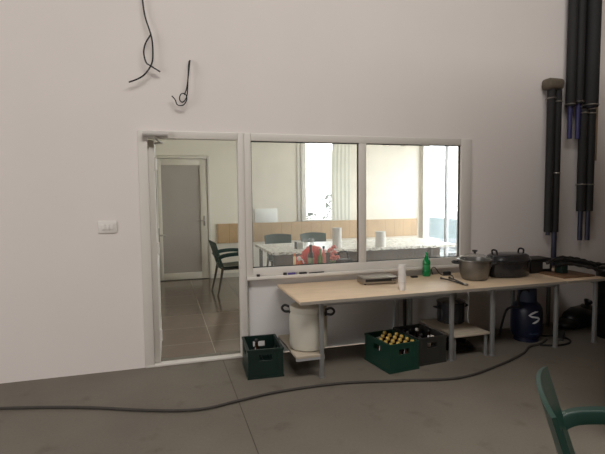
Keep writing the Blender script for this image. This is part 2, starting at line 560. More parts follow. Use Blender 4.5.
# local: leaf runs along +x from hinge, thickness -y..0
g = G()
LW, LH = 0.80, 2.01
g.box(0, -0.055, 0, 0.1, 0, LH, .006).box(LW - 0.1, -0.055, 0, LW, 0, LH, .006).box(.1, -0.055, LH - .1, LW - .1, 0, LH, .006)
g.box(.1, -0.055, 0, LW - .1, 0, 0.12, .006).box(.1, -0.055, 0.80, LW - .1, 0, 0.90, .006).box(.1, -0.04, 0.12, LW - .1, -0.015, 0.80)
g.build('door_leaf', 'pvc', d1, 40)
G().box(.1, -0.031, .90, LW - .1, -0.025, LH - .1).build('pane', 'glass', d1)
g = G().box(LW - .075, -0.068, .98, LW - .04, -0.053, 1.18, .005)
g.tube([(LW - .057, -0.06, 1.1), (LW - .057, -0.11, 1.1), (LW - .08, -0.118, 1.1), (LW - .18, -0.118, 1.1)], 0.010)
g.build('door_handle', 'steel', d1, 40)
g = G()
for z in (0.2, 1.0, 1.75):
    g.tube([(0.0, -0.063, z), (0.0, -0.063, z + .1)], 0.012)
g.build('hinge', 'pvc', d1, 40)
# door closer on the head of the frame
dc = thing('door_closer', 'grey tubular door closer on the white frame above the open door', 'door closer', (0, 0, 0))
G().tube([(-0.135, -0.048, 2.078), (0.075, -0.048, 2.078)], 0.024, 16).build('body', 'lightsteel', dc, 40)
G().box(-0.05, -0.05, 2.05, -0.02, -0.015, 2.108, .004).build('bracket', 'whiteplastic', dc, 40)
G().tube([(-0.035, -0.05, 2.055), (-0.02, -0.03, 2.03), (0.02, 0.0, 2.012), (0.03, 0.02, 2.012), (-0.075, 0.12, 2.012)], 0.007).build('arm', 'steel', dc, 40)

# door in the inner back wall
d2 = thing('door_2', 'x', 'x'); del d2['label'], d2['category']; struct(d2)
d2.location = (-0.11, IY1, 0)
g = G()
DW, DH = 0.975, 2.245
g.box(0, -0.02, 0, 0.045, .1, DH, .005).box(DW - .045, -0.02, 0, DW, .1, DH, .005).box(.045, -0.02, DH - .05, DW - .045, .1, DH, .005)
g.build('door_frame', 'pvc_alu', d2, 40)
g = G()
g.box(.05, -.005, .01, .125, .05, DH - .055, .005).box(DW - .175, -.005, .01, DW - .05, .05, DH - .055, .005)
g.box(.125, -.005, .01, DW - .175, .05, .13, .005).box(.125, -.005, DH - .165, DW - .175, .05, DH - .055, .005)
g.build('door_leaf', 'pvc_alu', d2, 40)
G().box(.125, .012, .13, DW - .175, .03, DH - .165).build('door_panel', 'frost', d2)
g = G().box(DW - .13, -.014, .98, DW - .095, -.004, 1.16, .004)
g.tube([(DW - .112, -.01, 1.08), (DW - .112, -.06, 1.08), (DW - .13, -.066, 1.08), (DW - .24, -.066, 1.08)], .010)
g.build('door_handle', 'steel', d2, 40)

# rear window of the inner room
w2 = thing('window_2', 'x', 'x'); del w2['label'], w2['category']; struct(w2)
g = G()
x0, x1, z0, z1 = RW
g.box(x0 - .17, IY1 - .02, z0 - .02, x0 - .10, IY1, z1 + .05, .004)
g.box(x0 - .10, IY1 - .045, z0 - .02, x0, IY1 + .08, z1 + .05, .006).box(x1, IY1 - .03, z0 - .02, x1 + .08, IY1 + .08, z1 + .05, .006)
g.box(x0, IY1 - .03, z1, x1, IY1 + .08, z1 + .05, .006)
g.box(x0, IY1 - .03, z0 - .02, x1, IY1 + .08, z0 + .005, .004)
g.build('window_frame', 'ceiling', w2, 40)
G().box(x0, IY1 + .03, z0 + .005, x1, IY1 + .036, z1).build('pane', 'glass', w2)
# big glazing of the inner right wall
w3 = thing('window_3', 'x', 'x'); del w3['label'], w3['category']; struct(w3)
g = G()
for y in (0.5, 1.75, 4.31):
    g.box(IX1 + .02, y, .1, IX1 + .09, y + .05, 2.6, .005)
g.box(IX1 + .02, .55, .1, IX1 + .09, 4.31, .16, .005).box(IX1 + .02, .55, 2.54, IX1 + .09, 4.31, 2.6, .005)
g.build('window_frame', 'pvc', w3, 40)
G().box(IX1 + .02, 3.49, .1, IX1 + .09, 3.53, 2.6, .004).build('mullion', 'greysteel', w3, 40)
for a, b in ((.55, 1.75), (1.8, 3.49), (3.53, 4.31)):
    G().box(IX1 + .05, a, .16, IX1 + .056, b, 2.54).build('pane', 'glass', w3)

# ================================================================== OUTDOORS beyond the glazing
struct(G().box(5.45, -0.5, -.25, 30, 30, -.12).build('ground', 'garden'))
tag(G().box(9.5, 3.0, -.12, 9.7, 16, .62).build('garden_wall', 'bluegrey'), 'pale blue-grey garden wall outside the bright right-hand window', 'wall')
st = thing('slatted_pallet_stack', 'white slatted stack outdoors, low in the right corner of the inner glazing', 'pallets', (6.35, 4.75, -.12), -.15)
for k in range(4):
    g = G()
    z = k * .15
    for j in range(5):
        g.box(-.6, -.6 + j * .27, z + .08, .6, -.6 + j * .27 + .14, z + .105)
    for j in (-.58, -.05, .48):
        g.box(j, -.6, z, j + .1, .62, z + .08)
    g.build('pallet', 'slatblue' if k % 2 else 'slat', st)
def shrub(loc, h, label):
    t = thing('shrub', label, 'shrub', loc)
    g = G()
    for j in range(5):
        a = random.uniform(0, 6.28)
        tip = (math.cos(a) * .18, math.sin(a) * .18, h * random.uniform(.75, 1))
        g.tube([(0, 0, 0), (tip[0] * .4, tip[1] * .4, tip[2] * .5), tip], [.014, .01, .004], 6)
    g.build('stem', 'chair_leg', t, 60)
    g = G()
    for j in range(260):
        a = random.uniform(0, 6.28)
        z = random.uniform(.35, 1.0) * h
        r = random.uniform(.02, .20)
        p = Vector((math.cos(a) * r, math.sin(a) * r, z))
        d = Vector((random.uniform(-1, 1), random.uniform(-1, 1), random.uniform(-.2, 1))).normalized() * .10
        s = d.cross(Vector((0.3, 0.2, 1))).normalized() * .030
        vv = [g.bm.verts.new(q) for q in (p, p + d * .5 + s, p + d, p + d * .5 - s)]
        g.bm.faces.new(vv)
    g.build('foliage', 'darkleaf', t)
struct(G().box(1.5, 4.65, -.25, 5.45, 8.5, -.12).build('ground', 'garden'))
shrub((3.36, 4.95, -.12), 1.62, 'leafy shrub outside the narrow rear window, beside the curtain')
shrub((3.02, 5.2, -.12), 1.30, 'smaller shrub outside the narrow rear window, near its frame')

# ================================================================== HALL: things on the wall
sw = thing('switch_plate', 'white wall switch plate left of the open door', 'switch', (-0.448, 0, 1.278))
G().box(-.075, -.012, -.052, .075, 0, .052, .005).build('plate', 'whiteplastic', sw, 40)
for k in range(3):
    G().box(-.05 + k * .034, -.018, -.024, -.05 + k * .034 + .032, -.011, .024, .002).build('rocker', 'whiteplastic', sw, 40)

def wire(name, label, strands, r):
    t = thing(name, label, 'cable')
    for s in strands:
        G().tube(spline(s, 6), r, 8).build('strand', 'rubber', t, 60)
    return t
s1 = [(-.098, -.02, 3.9), (-.100, -.03, 3.45), (-.098, -.03, 3.22), (-.080, -.04, 3.06), (-.035, -.05, 2.9), (-.028, -.05, 2.76), (-.045, -.06, 2.66), (-.12, -.06, 2.56), (-.23, -.06, 2.505)]
s2 = [(-.040, -.042, 2.92), (-.085, -.05, 2.84), (-.102, -.05, 2.76), (-.085, -.055, 2.68), (-.05, -.055, 2.655), (.028, -.05, 2.61)]
wire('hanging_cable', 'long black cable hanging on the wall above the door, loose forked end', [s1, s2], .0065)
s3 = [(.285, .0, 2.735), (.272, -.03, 2.71), (.262, -.05, 2.6), (.252, -.06, 2.45), (.235, -.07, 2.385), (.205, -.075, 2.355), (.183, -.07, 2.38), (.195, -.065, 2.425), (.232, -.06, 2.43), (.245, -.06, 2.385), (.215, -.06, 2.335), (.165, -.05, 2.335), (.145, -.05, 2.38), (.118, -.05, 2.41)]
s4 = [(.285, .0, 2.735), (.278, -.05, 2.70), (.250, -.06, 2.5), (.225, -.07, 2.42)]
wire('cable_stub', 'short looped grey-black cable stub hanging above the glazed window', [s3, s4], .005)

def pipe(label, x, z_top, z_foam, z_end, r, endmat, clamps, y=-.08, rin=None, cap=False):
    t = thing('insulated_pipe', label, 'pipe', (x, y, z_end), 0, 'insulated pipes on the right wall')
    G().tube([(0, 0, z_foam - z_end), (0, 0, z_top - z_end)], r, 18).build('insulation', 'foam', t, 40)
    G().tube([(0, 0, 0), (0, 0, z_foam - z_end + .02)], rin or r * .55, 14).build('pipe_end', endmat, t, 40)
    for z in clamps:
        g = G()
        n = 24
        g.tube([(math.cos(2 * PI * k / n) * (r + .003), math.sin(2 * PI * k / n) * (r + .003), z - z_end) for k in range(n + 1)], .007, 6, False)
        g.box(-.008, r, z - z_end - .008, .008, -y - .004, z - z_end + .008)
        g.build('clamp', 'steel', t, 50)
    return t
pipe('black insulated pipe with a long blue end, leftmost of the three tall ones', 4.452, 6.6, 2.495, 2.137, .050, 'bluepipe', (2.52, 4.1), rin=.026)
pipe('black insulated pipe with a long blue end, middle of the three tall ones', 4.565, 6.6, 2.53, 2.14, .050, 'bluepipe', (2.55, 4.1), rin=.026)
pipe('tall black insulated pipe ending beside a low pair, rightmost of the three tall ones', 4.725, 6.6, 2.50, 2.49, .078, 'navy', (2.52, 4.1), y=-.098)
pipe('low black insulated pipe with navy end, left one under the tall pipes', 4.645, 2.475, 1.312, .975, .047, 'navy', (2.43, 1.62), rin=.026)
pipe('low black insulated pipe with navy end, right one under the tall pipes', 4.755, 2.475, 1.312, .972, .050, 'navy', (2.43, 1.62), rin=.026)
pl = pipe('left black insulated pipe of the separate pair under a foam cap', 4.185, 2.67, 1.085, 1.05, .043, 'navy', (2.575,))
pipe('right black insulated pipe of the separate pair, its thin end reaching the table', 4.275, 2.67, 1.085, .70, .043, 'navy', (2.54, 1.75), rin=.028)
tag(G().box(4.105, -.14, 2.668, 4.318, 0, 2.79, .035).build('foam_cap', 'foamcap', None, 50), 'grey-brown foam block capping the separate pair of black pipes', 'foam block')
tag(G().tube([(4.352, -.02, .9), (4.352, -.02, 2.72)], .016, 10).build('conduit', 'conduit', None, 50), 'thin pale conduit right of the capped pair of pipes', 'conduit')
tag(G().tube([(4.90, -.02, 1.9), (4.90, -.02, 6.6)], .018, 10).build('conduit', 'conduit', None, 50), 'thin tan conduit right of the tall black pipes', 'conduit')

# ================================================================== HALL: work tables
TZ = 0.68
def leg_mesh(x, y, z1, parent, mtl='legsteel', w=.0165):
    g = G().box(-w, -w, 0.012, w, w, z1, .003).box(-w - .003, -w - .003, 0, w + .003, w + .003, .014, .002)
    o = g.build('leg', mtl, parent, 40)
    o.location = (x, y, 0)
    return o
def table(label, x0, x1, y0, y1, legs, back, shelf=None):
    cx = (x0 + x1) / 2
    t = thing('work_table', label, 'table', (cx, (y0 + y1) / 2, 0))
    cy = (y0 + y1) / 2
    G().box(x0 - cx, y0 - cy, TZ - .022, x1 - cx, y1 - cy, TZ, .002).build('tabletop', 'board', t, 40)
    g = G()
    g.box(x0 - cx, y0 - cy - .004, TZ - .026, x1 - cx, y0 - cy, TZ - .002).build('edge_band', 'edge', t)
    g = G()
    la, lb = legs[0], legs[-1]
    g.box(la - cx, y0 + .075 - cy, TZ - .065, lb - cx, y0 + .105 - cy, TZ - .022).box(la - cx, y1 - .105 - cy, TZ - .065, lb - cx, y1 - .075 - cy, TZ - .022)
    for l in (la, lb):
        g.box(l - .015 - cx, y0 + .1 - cy, TZ - .065, l + .015 - cx, y1 - .1 - cy, TZ - .022)
    g.build('apron', 'greysteel', t)
    for l in legs:
        leg_mesh(l - cx, y0 + .09 - cy, TZ - .022, t)
    for l in back:
        leg_mesh(l - cx, y1 - .09 - cy, TZ - .022, t)
    if shelf:
        a, b, z, ya, yb = shelf
        g = G().box(a - cx, ya - cy, z - .02, b - cx, yb - cy, z, .002)
        g.build('shelf', 'ply', t, 40)
        for yy in (ya, yb - .025):
            G().box(a + .0 - cx, yy - cy, z - .04, b - cx, yy + .025 - cy, z - .02).build('shelf_rail', 'greysteel', t)
    return t
table('long work table left part, white barrel on its low shelf', 1.045, 2.73, -.80, -.02, (1.255, 2.51), (1.255, 2.43), (1.03, 1.275, .205, -.725, -.09))
table('middle work table carrying the steel pot and black roaster', 2.732, 3.735, -.80, -.02, (2.955, 3.70), (2.955, 3.70), None)
table('short work table at the right end, hoses lying on it', 3.742, 4.24, -.80, -.02, (4.19,), (3.80, 4.19), None)
# low trestle shelf between two legs
t = thing('low_stand', 'low plywood stand between the table legs, black pot on it', 'stand', (2.735, -.42, 0))
G().box(-.195, -.29, .21, .195, .30, .23, .002).build('board', 'ply', t, 40)
for (x, y) in ((-.17, -.26), (.17, -.26), (-.17, .27), (.17, .27)):
    o = G().box(-.010, -.010, 0, .010, .010, .21).build('leg', 'legsteel', t)
    o.location = (x, y, 0)
# free uprights standing behind the crates
for k, (x, w) in enumerate(((2.30, .024), (2.40, .014))):
    lab = ('wide grey board leaning upright under the table behind the crates', 'narrow dark board upright under the table behind the crates')[k]
    tag(G().box(x - w, -.06, 0, x + w, -.028, .64, .003).build('upright_board', ('greysteel', 'darksteel')[k], None, 40), lab, 'board')

# white barrel
b = thing('plastic_barrel', 'white plastic barrel with black clamp handles on the low table shelf', 'barrel', (1.205, -.50, .207))
g = G().lathe([(0, 0), (.145, 0), (.160, .012), (.166, .04), (.168, .16), (.167, .26), (.162, .295), (.154, .31), (.152, .325), (.156, .332), (.156, .345), (0, .345)], 40)
g.build('body', 'barrel', b, 35)
G().lathe([(.157, .325), (.163, .33), (.163, .365), (.153, .373), (.06, .377), (0, .377)], 40).build('lid', 'barrel', b, 35)
for s in (-1, 1):
    g = G()
    a = math.radians(150 if s < 0 else -38)
    mx = T(math.cos(a) * .160, math.sin(a) * .163, .325, rz=a)
    g.box(-.006, -.018, -.035, .01, .018, .03, .003, mx=mx)
    pts = [mx @ Vector(p) for p in ((.005, 0, .02), (.05, .0, .035), (.078, 0, .01), (.055, 0, -.02), (.01, 0, -.02))]
    g.tube(spline(pts, 4), .011, 8)
    g.build('clamp_handle', 'rubber', b, 50)

# ------------------------------------------------------------------ crates and bottles
def crate(label, mtl, loc, rz, w=.30, d=.40, h=.25):
    t = thing('beer_crate', label, 'crate', loc, rz)
    x, y, th = w / 2, d / 2, .014
    g = G()
    g.box(-x, -y, 0, x, y, .02, .003)
    hz0, hz1, hw = h * .60, h * .80, .055
    for s in (-1, 1):                                    # short walls with a grip hole
        ya, yb = (s * y - th, s * y) if s > 0 else (-y, -y + th)
        g.box(-x, ya, .0, x, yb, hz0)
        g.box(-x, ya, hz0, -hw, yb, hz1).box(hw, ya, hz0, x, yb, hz1)
        g.box(-x, ya, hz1, x, yb, h)
    hl = .06
    for s in (-1, 1):                                    # long walls
        xa, xb = (s * x - th, s * x) if s > 0 else (-x, -x + th)
        g.box(xa, -y + th, 0, xb, y - th, hz0).box(xa, -y + th, hz1, xb, y - th, h)
        g.box(xa, -y + th, hz0, xb, -hl, hz1).box(xa, hl, hz0, xb, y - th, hz1)
    # rim, foot and corner ribs
    r = .006
    for z0, z1 in ((h - .018, h), (0, .016)):
        g.box(-x - r, -y - r, z0, x + r, -y, z1).box(-x - r, y, z0, x + r, y + r, z1)
        g.box(-x - r, -y, z0, -x, y, z1).box(x, -y, z0, x + r, y, z1)
    for sx in (-1, 1):
        for sy in (-1, 1):
            cx, cy = sx * x, sy * y
            g.box(cx - (.05 if sx > 0 else -0.0), cy - (.004 if sy < 0 else -0.0), .016, cx + (.05 if sx < 0 else 0.0), cy + (.004 if sy > 0 else 0.0), h - .018)
    g.build('shell', mtl, t)
    g = G()
    for k in range(1, 4):
        xx = -x + k * w / 4
        g.box(xx - .002, -y + th, .02, xx + .002, y - th, h * .42)
    for k in range(1, 5):
        yy = -y + k * d / 5
        g.box(-x + th, yy - .002, .02, x - th, yy + .002, h * .42)
    g.build('divider', mtl, t)
    return t
def bottle_proto(name, label, group, capm, loc, rz=0):
    t = thing(name, label, 'bottle', loc, rz, group)
    G().lathe([(0, 0), (.028, 0), (.033, .006), (.033, .120), (.030, .138), (.016, .175), (.0135, .20), (.0135, .222), (.0, .222)], 18).build('body', 'amber', t, 35)
    G().lathe([(.0160, .205), (.0185, .210), (.0175, .226), (.013, .233), (0, .234)], 16).build('cap', capm, t, 35)
    return t
def crate_slot(loc, rz, i, j, w=.30, d=.40):
    x = -w / 2 + (i + .5) * w / 4
    y = -d / 2 + (j + .5) * d / 5
    c, s = math.cos(rz), math.sin(rz)
    return (loc[0] + c * x - s * y, loc[1] + s * x + c * y, .021)

L1, A1 = (.815, -.375, 0), math.radians(-3)
crate('nearly empty dark green crate on the floor below the window post', 'crate_green', L1, A1)
bottle_proto('beer_bottle', 'dark brown bottle inside the nearly empty dark green crate', None, 'rubber', crate_slot(L1, A1, 1, 3))
A2 = math.radians(7)
L2 = (1.955, -.605, 0)
crate('green crate full of gold-capped bottles under the table', 'crate_mid', L2, A2)
bp = None
for j in range(5):
    for i in range(4):
        if (i, j) in ((0, 3), (0, 4), (3, 4), (1, 4)):
            continue
        p = crate_slot(L2, A2, i, j)
        if bp is None:
            bp = bottle_proto('beer_bottle', 'gold-capped brown bottle standing in the green crate', 'gold-capped bottles in the green crate', 'cap_gold', p)
        else:
            dup(bp, p, random.uniform(0, 6))
A3 = math.radians(6)
L3 = (2.285, -.525, 0)
crate('blackish crate beside the green bottle crate', 'crate_dark', L3, A3)
q = bottle_proto('beer_bottle', 'white-capped bottle in the blackish crate', None, 'cap_white', crate_slot(L3, A3, 2, 3))
bp = None
for (i, j) in ((0, 0), (1, 1), (0, 3), (3, 2), (1, 3)):
    p = crate_slot(L3, A3, i, j)
    if bp is None:
        bp = bottle_proto('beer_bottle', 'dark-capped brown bottle in the blackish crate', 'dark-capped bottles in the blackish crate', 'rubber', p)
    else:
        dup(bp, p, 0)
tag(G().lathe([(0, 0), (.02, 0), (.024, .03), (.021, .06), (.010, .085), (.010, .10), (0, .10)], 16).build('plastic_flask', 'whiteplastic', None, 40), 'small white flask seen through the grip hole of the blackish crate', 'flask').location = (2.30, -.665, .145)

# ------------------------------------------------------------------ gas cylinder
gc = thing('gas_cylinder', 'dark blue gas cylinder with a white emblem under the table', 'gas cylinder', (3.63, -.40, 0))
G().lathe([(0, .03), (.10, .03), (.135, .05), (.15, .09), (.15, .31), (.146, .34), (.128, .38), (.10, .405), (.06, .42), (0, .425)], 48).build('body', 'cyl_blue', gc, 35)
G().lathe([(.120, 0), (.124, 0), (.124, .055), (.120, .055), (.120, 0)], 40).build('foot_ring', 'cyl_blue', gc, 35)
g = G()
n = 40
g.lathe([(.086, .40), (.090, .40), (.090, .585), (.094, .59), (.086, .595), (.086, .40)], n)
g.build('collar', 'cyl_top', gc, 35)
G().lathe([(0, .44), (.03, .44), (.03, .49), (.018, .50), (.018, .53), (.035, .532), (.035, .55), (0, .55)], 16).build('valve', 'steel', gc, 35)
# emblem: two opposed hooked strokes making a slanted S, wrapped on the body
def wrap_poly(poly, mtl, name, zc, ac, r=.1515):
    """thin raised patch wrapped round the body; poly = quads of (u, v) metres"""
    g = G()
    for a, b in zip(poly[:-1], poly[1:]):
        quad = [a[0], b[0], b[1], a[1]]
        lo = [g.bm.verts.new((math.cos(ac + u / r) * r, math.sin(ac + u / r) * r, zc + v)) for u, v in quad]
        hi = [g.bm.verts.new((math.cos(ac + u / r) * (r + .002), math.sin(ac + u / r) * (r + .002), zc + v)) for u, v in quad]
        g.bm.faces.new(lo)
        g.bm.faces.new(hi)
        for k in range(4):
            g.bm.faces.new((lo[k], lo[(k + 1) % 4], hi[(k + 1) % 4], hi[k]))
    return g.build(name, mtl, gc)
face = math.atan2(-4.38 + .40, 0 - 3.63) + .50
def stroke(pts, ws):
    out = []
    for i, p in enumerate(pts):
        a, b = Vector(pts[max(i - 1, 0)]), Vector(pts[min(i + 1, len(pts) - 1)])
        t = (b - a).normalized()
        nn = Vector((-t.y, t.x)) * ws[i] / 2
        out.append(((p[0] + nn.x, p[1] + nn.y), (p[0] - nn.x, p[1] - nn.y)))
    return out
S = [(.050, .058), (.015, .062), (-.020, .050), (-.050, .028), (-.030, .012), (.000, .008), (.030, .004), (.052, -.010), (.040, -.030), (.010, -.045), (-.020, -.050), (-.045, -.046)]
S = [(.040, .058), (.010, .056), (-.025, .040), (-.052, .018), (-.028, .006), (.005, .002), (.040, -.006), (.056, -.018), (.038, -.036), (.012, -.050), (-.008, -.058), (-.022, -.062)]
wrap_poly(stroke(S, [.004, .016, .02, .02, .018, .016, .016, .018, .02, .02, .016, .004]), 'emblem', 'emblem', .27, face)
wrap_poly(stroke([(-.05, 0), (-.02, -.004), (.02, -.004), (.05, 0)], [.012] * 4), 'cyl_top', 'print_line', .10, face)
tag(G().tube(spline([(3.555, -.50, .53), (3.52, -.51, .555), (3.46, -.51, .55), (3.425, -.51, .50), (3.43, -.50, .43), (3.455, -.48, .375), (3.46, -.30, .30), (3.44, -.22, .012)], 6), .012, 8).build('gas_hose', 'rubber', None, 60),
    'black rubber hose arching from the blue gas cylinder collar', 'hose')

# black pot on the low stand
t = thing('stock_pot', 'black stock pot on the low stand under the table', 'pot', (2.80, -.27, .232))
G().lathe([(0, 0), (.125, 0), (.135, .01), (.138, .2), (.144, .205), (.13, .205), (.128, .02), (0, .015)], 32).build('body', 'enamel', t, 40)
G().lathe([(.142, .207), (.142, .214), (.10, .23), (.03, .238), (0, .238)], 32).build('lid', 'enamel', t, 40)
for s in (-1, 1):
    G().tube(spline([(s * .135, -.04, .15), (s * .18, -.03, .16), (s * .18, .03, .16), (s * .135, .04, .15)], 5), .008, 8).build('handle', 'enamel', t, 50)
# dark coil on the floor under the stand
g = G()
pts = []
for k in range(90):
    a = k * .35
    pts.append((2.78 + math.cos(a) * (.17 - .0006 * k), -.38 + math.sin(a) * (.19 - .001 * k), .014 + .0005 * k))
tag(g.tube(pts, .012, 6).build('coiled_cable', 'rubber', None, 60), 'black cable coil on the floor beneath the low stand', 'cable')

# right-hand dark things
t = thing('plastic_sack', 'slumped black plastic sack on the floor under the right table', 'sack', (4.56, -.20, 0))
g = G()
g.blob((0, 0, .10), .17, 1.3, .8, .8, 3, .05).blob((-.18, .0, .05), .11, 1.3, 1.1, .65, 3, .06).blob((.06, -.01, .19), .075, 1.3, 1, .9, 3, .08)
for v in g.bm.verts:
    v.co.z = max(v.co.z, 0.0)
g.build('sack_body', 'bag_black', t, 60)
G().lathe([(.03, 0), (.022, .03), (.05, .08)], 10, mx=T(.06, -.01, .225, .5)).build('tied_neck', 'bag_black', t, 60)
t = thing('oil_drum', 'black drum at the right edge beside the last table', 'drum', (4.60, -.62, 0))
G().lathe([(0, .0), (.20, 0), (.205, .01), (.205, .24), (.212, .25), (.205, .26), (.205, .48), (.212, .49), (.205, .50), (.205, .735), (.213, .74), (.213, .755), (.195, .755), (.195, .742), (0, .742)], 40).build('shell', 'bag_black', t, 40)
G().lathe([(0, .742), (.03, .742), (.03, .765), (0, .765)], 16, mx=T(.1, .05)).build('bung', 'darksteel', t, 40)
tag(G().tube(spline([(3.60, -.62, .010), (3.75, -.69, .010), (3.93, -.66, .010), (4.02, -.56, .010), (3.98, -.44, .014), (3.85, -.38, .010), (3.72, -.20, .010)], 6), .010, 8).build('floor_hose', 'rubber', None, 60),
    'short black hose looping on the floor right of the gas cylinder', 'hose')
t = thing('foot_pump', 'dark wedge-shaped pedal on the floor right of the gas cylinder', 'pedal', (3.97, -.50, 0), .6)
g = G().box(-.07, -.045, 0.002, .07, .045, .02, .004)
g.build('base', 'darksteel', t, 40)
G().box(-.065, -.04, -.008, .065, .04, .008, .004, mx=T(0, 0, .048, ry=-.35)).build('pedal', 'rubber', t, 40)

# ------------------------------------------------------------------ things on the work tables
Z = TZ + .001
t = thing('metal_case', 'flat silver-grey metal appliance on the table below the window mullion', 'appliance', (1.985, -.25, Z), math.radians(-4))
G().box(-.175, -.10, .008, .175, .10, .066, .006).build('body', 'steel', t, 40)
G().box(-.155, -.104, .028, .155, -.099, .054, .002).build('front_panel', 'case', t, 40)
for x in (.115, .14):
    G().tube([(x, -.102, .041), (x, -.114, .041)], .008, 10).build('knob', 'steel', t, 40)
for x in (-.15, .15):
    for y in (-.08, .08):
        G().tube([(x, y, 0), (x, y, .01)], .01, 8).build('foot', 'rubber', t, 40)
t = thing('cup_stack', 'tall stack of white plastic cups near the table front edge', 'cups', (2.035, -.655, Z))
prof = [(0, 0.0), (.026, 0.0)]
for k in range(12):
    prof += [(.031, .075 + k * .0125), (.0345, .078 + k * .0125), (.0345, .083 + k * .0125), (.031, .085 + k * .0125)]
prof += [(.032, .231), (.029, .231), (.024, .16), (0, .16)]
G().lathe(prof, 28).build('cups', 'whiteplastic', t, 40)
t = thing('green_bottle', 'green plastic bottle at the back of the table against the wall', 'bottle', (2.62, -.10, Z))
G().lathe([(0, 0), (.036, 0), (.041, .008), (.041, .06), (.038, .07), (.038, .12), (.041, .13), (.039, .15), (.022, .195), (.0135, .215), (.0135, .235), (0, .235)], 28).build('body', 'green_glass', t, 35)
G().lathe([(.0385, .071), (.0392, .072), (.0392, .118), (.0385, .119)], 28).build('label', 'green_label', t, 35)
G().lathe([(0, .232), (.0155, .232), (.0155, .250), (0, .252)], 18).build('cap', 'green_label', t, 35)
t = thing('tongs', 'long steel tongs lying open on the table left of the steel pot', 'tongs', (2.66, -.68, Z))
for (ex, ey) in ((-.005, .37), (.085, .36)):
    G().tube(spline([(.02, .0, .008), (ex * .5 + .01, ey * .5, .014), (ex, ey, .0125)], 4), [.008] * 4 + [.007] * 4 + [.012], 8).build('arm', 'darksteel', t, 50)
G().tube([(.02, -.02, .0125), (.02, .02, .0125)], .0115, 10).build('hinge', 'steel', t, 50)
t = thing('cooking_pot', 'stainless steel pot with a domed glass lid on the table', 'pot', (2.965, -.42, Z))
G().lathe([(0, 0), (.10, 0), (.118, .01), (.135, .05), (.150, .13), (.156, .185), (.164, .19), (.164, .194), (.152, .194), (.146, .13), (.128, .04), (0, .012)], 44).build('body', 'polsteel', t, 40)
lid = G().lathe([(.160, .198), (.157, .206), (.130, .228), (.09, .246), (.04, .256), (0, .258)], 44).build('glass_lid', 'lidglass', t, 60)
G().lathe([(.156, .194), (.168, .194), (.168, .203), (.158, .206), (.156, .194)], 44).build('lid_rim', 'polsteel', lid, 40)
G().lathe([(0, .256), (.012, .258), (.012, .272), (.026, .28), (.026, .292), (0, .296)], 20).build('lid_knob', 'darksteel', lid, 40)
for s in (-1, 1):
    a = math.radians(-32 if s > 0 else 150)
    mx = T(math.cos(a) * .155, math.sin(a) * .155, .165, rz=a)
    pts = [mx @ Vector(p) for p in ((-.005, -.05, 0), (.045, -.045, .005), (.055, 0, .005), (.045, .045, .005), (-.005, .05, 0))]
    G().tube(spline(pts, 4), .011, 8).build('handle', 'rubber', t, 50)
t = thing('roasting_pan', 'large black enamel roaster with two handles on its lid', 'roaster', (3.41, -.36, Z), .03)
SX, SY = 1.12, .72
G().lathe([(0, 0), (.19, 0), (.212, .012), (.220, .06), (.222, .145), (.232, .150), (.232, .158), (.215, .158), (.21, .03), (0, .02)], 48, SX, SY).build('body', 'enamel', t, 40)
ld = G().lathe([(.234, .152), (.236, .158), (.236, .17), (.218, .185), (.205, .215), (.175, .232), (.09, .24), (0, .242)], 48, SX, SY).build('lid', 'enamel', t, 40)
for s in (-1, 1):
    G().tube(spline([(s * .165, -.035, .225), (s * .17, -.032, .265), (s * .17, 0, .275), (s * .17, .032, .265), (s * .165, .035, .225)], 4), .009, 8).build('lid_handle', 'rubber', ld, 50)
    G().tube(spline([(s * .212, -.05, .115), (s * .238, -.04, .12), (s * .245, 0, .12), (s * .238, .04, .12), (s * .212, .05, .115)], 4), .009, 8).build('side_handle', 'enamel', t, 50)
G().box(-.012, -.0035, -.006, .022, 0, .008, .001, mx=T(.02, -.152, .105)).build('painted_highlight', 'sticker', t)  # small pale patch set on the body as a painted highlight
t = thing('storage_case', 'black plastic case with a grey sticker right of the roaster', 'case', (3.845, -.26, Z), .0)
G().box(-.14, -.10, 0, .14, .10, .13, .010).build('body', 'case', t, 40)
G().box(-.144, -.104, .13, .144, .104, .155, .008).build('lid', 'case', t, 40)
G().box(.015, -.1025, .045, .10, -.0995, .115).build('sticker', 'sticker', t)
tag(G().box(3.80, -.70, Z, 4.19, -.372, Z + .018, .003).build('wooden_board', 'brownboard', None, 40), 'thin brown wooden board under the hoses on the right table', 'board')
# gas burner with hoses on the right table
bz = Z + .019
t = thing('gas_burner', 'black gas burner bundle with twisted hoses on the right table', 'burner', (4.02, -.50, bz))
G().box(-.10, -.05, .0, -.02, .05, .10, .008).build('valve_block', 'crate_green', t, 40)
G().lathe([(0, 0), (.06, 0), (.065, .01), (.065, .03), (.04, .04), (0, .04)], 24, mx=T(-.03, .04, .095)).build('burner_ring', 'darksteel', t, 40)
for k, pts in enumerate((
        [(-.20, .06, .10), (-.10, .0, .14), (.0, -.02, .135), (.12, -.08, .12), (.24, -.12, .08), (.27, -.13, .02)],
        [(-.20, .0, .12), (-.08, .02, .155), (.05, .0, .15), (.16, -.03, .13), (.26, -.06, .10), (.36, -.10, .08)],
        [(-.16, -.03, .08), (-.04, -.05, .10), (.08, -.10, .085), (.18, -.17, .06), (.25, -.19, .03), (.30, -.24, .05)],
        [(-.14, .05, .13), (-.02, -.01, .12), (.10, -.03, .10), (.22, -.10, .06), (.36, -.14, .05), (.44, -.18, .10)])):
    rr = [.017 + .004 * math.sin(i * 1.9 + k) for i in range(len(spline(pts, 5)))]
    G().tube(spline(pts, 5), rr, 8).build('hose', 'rubber', t, 60)
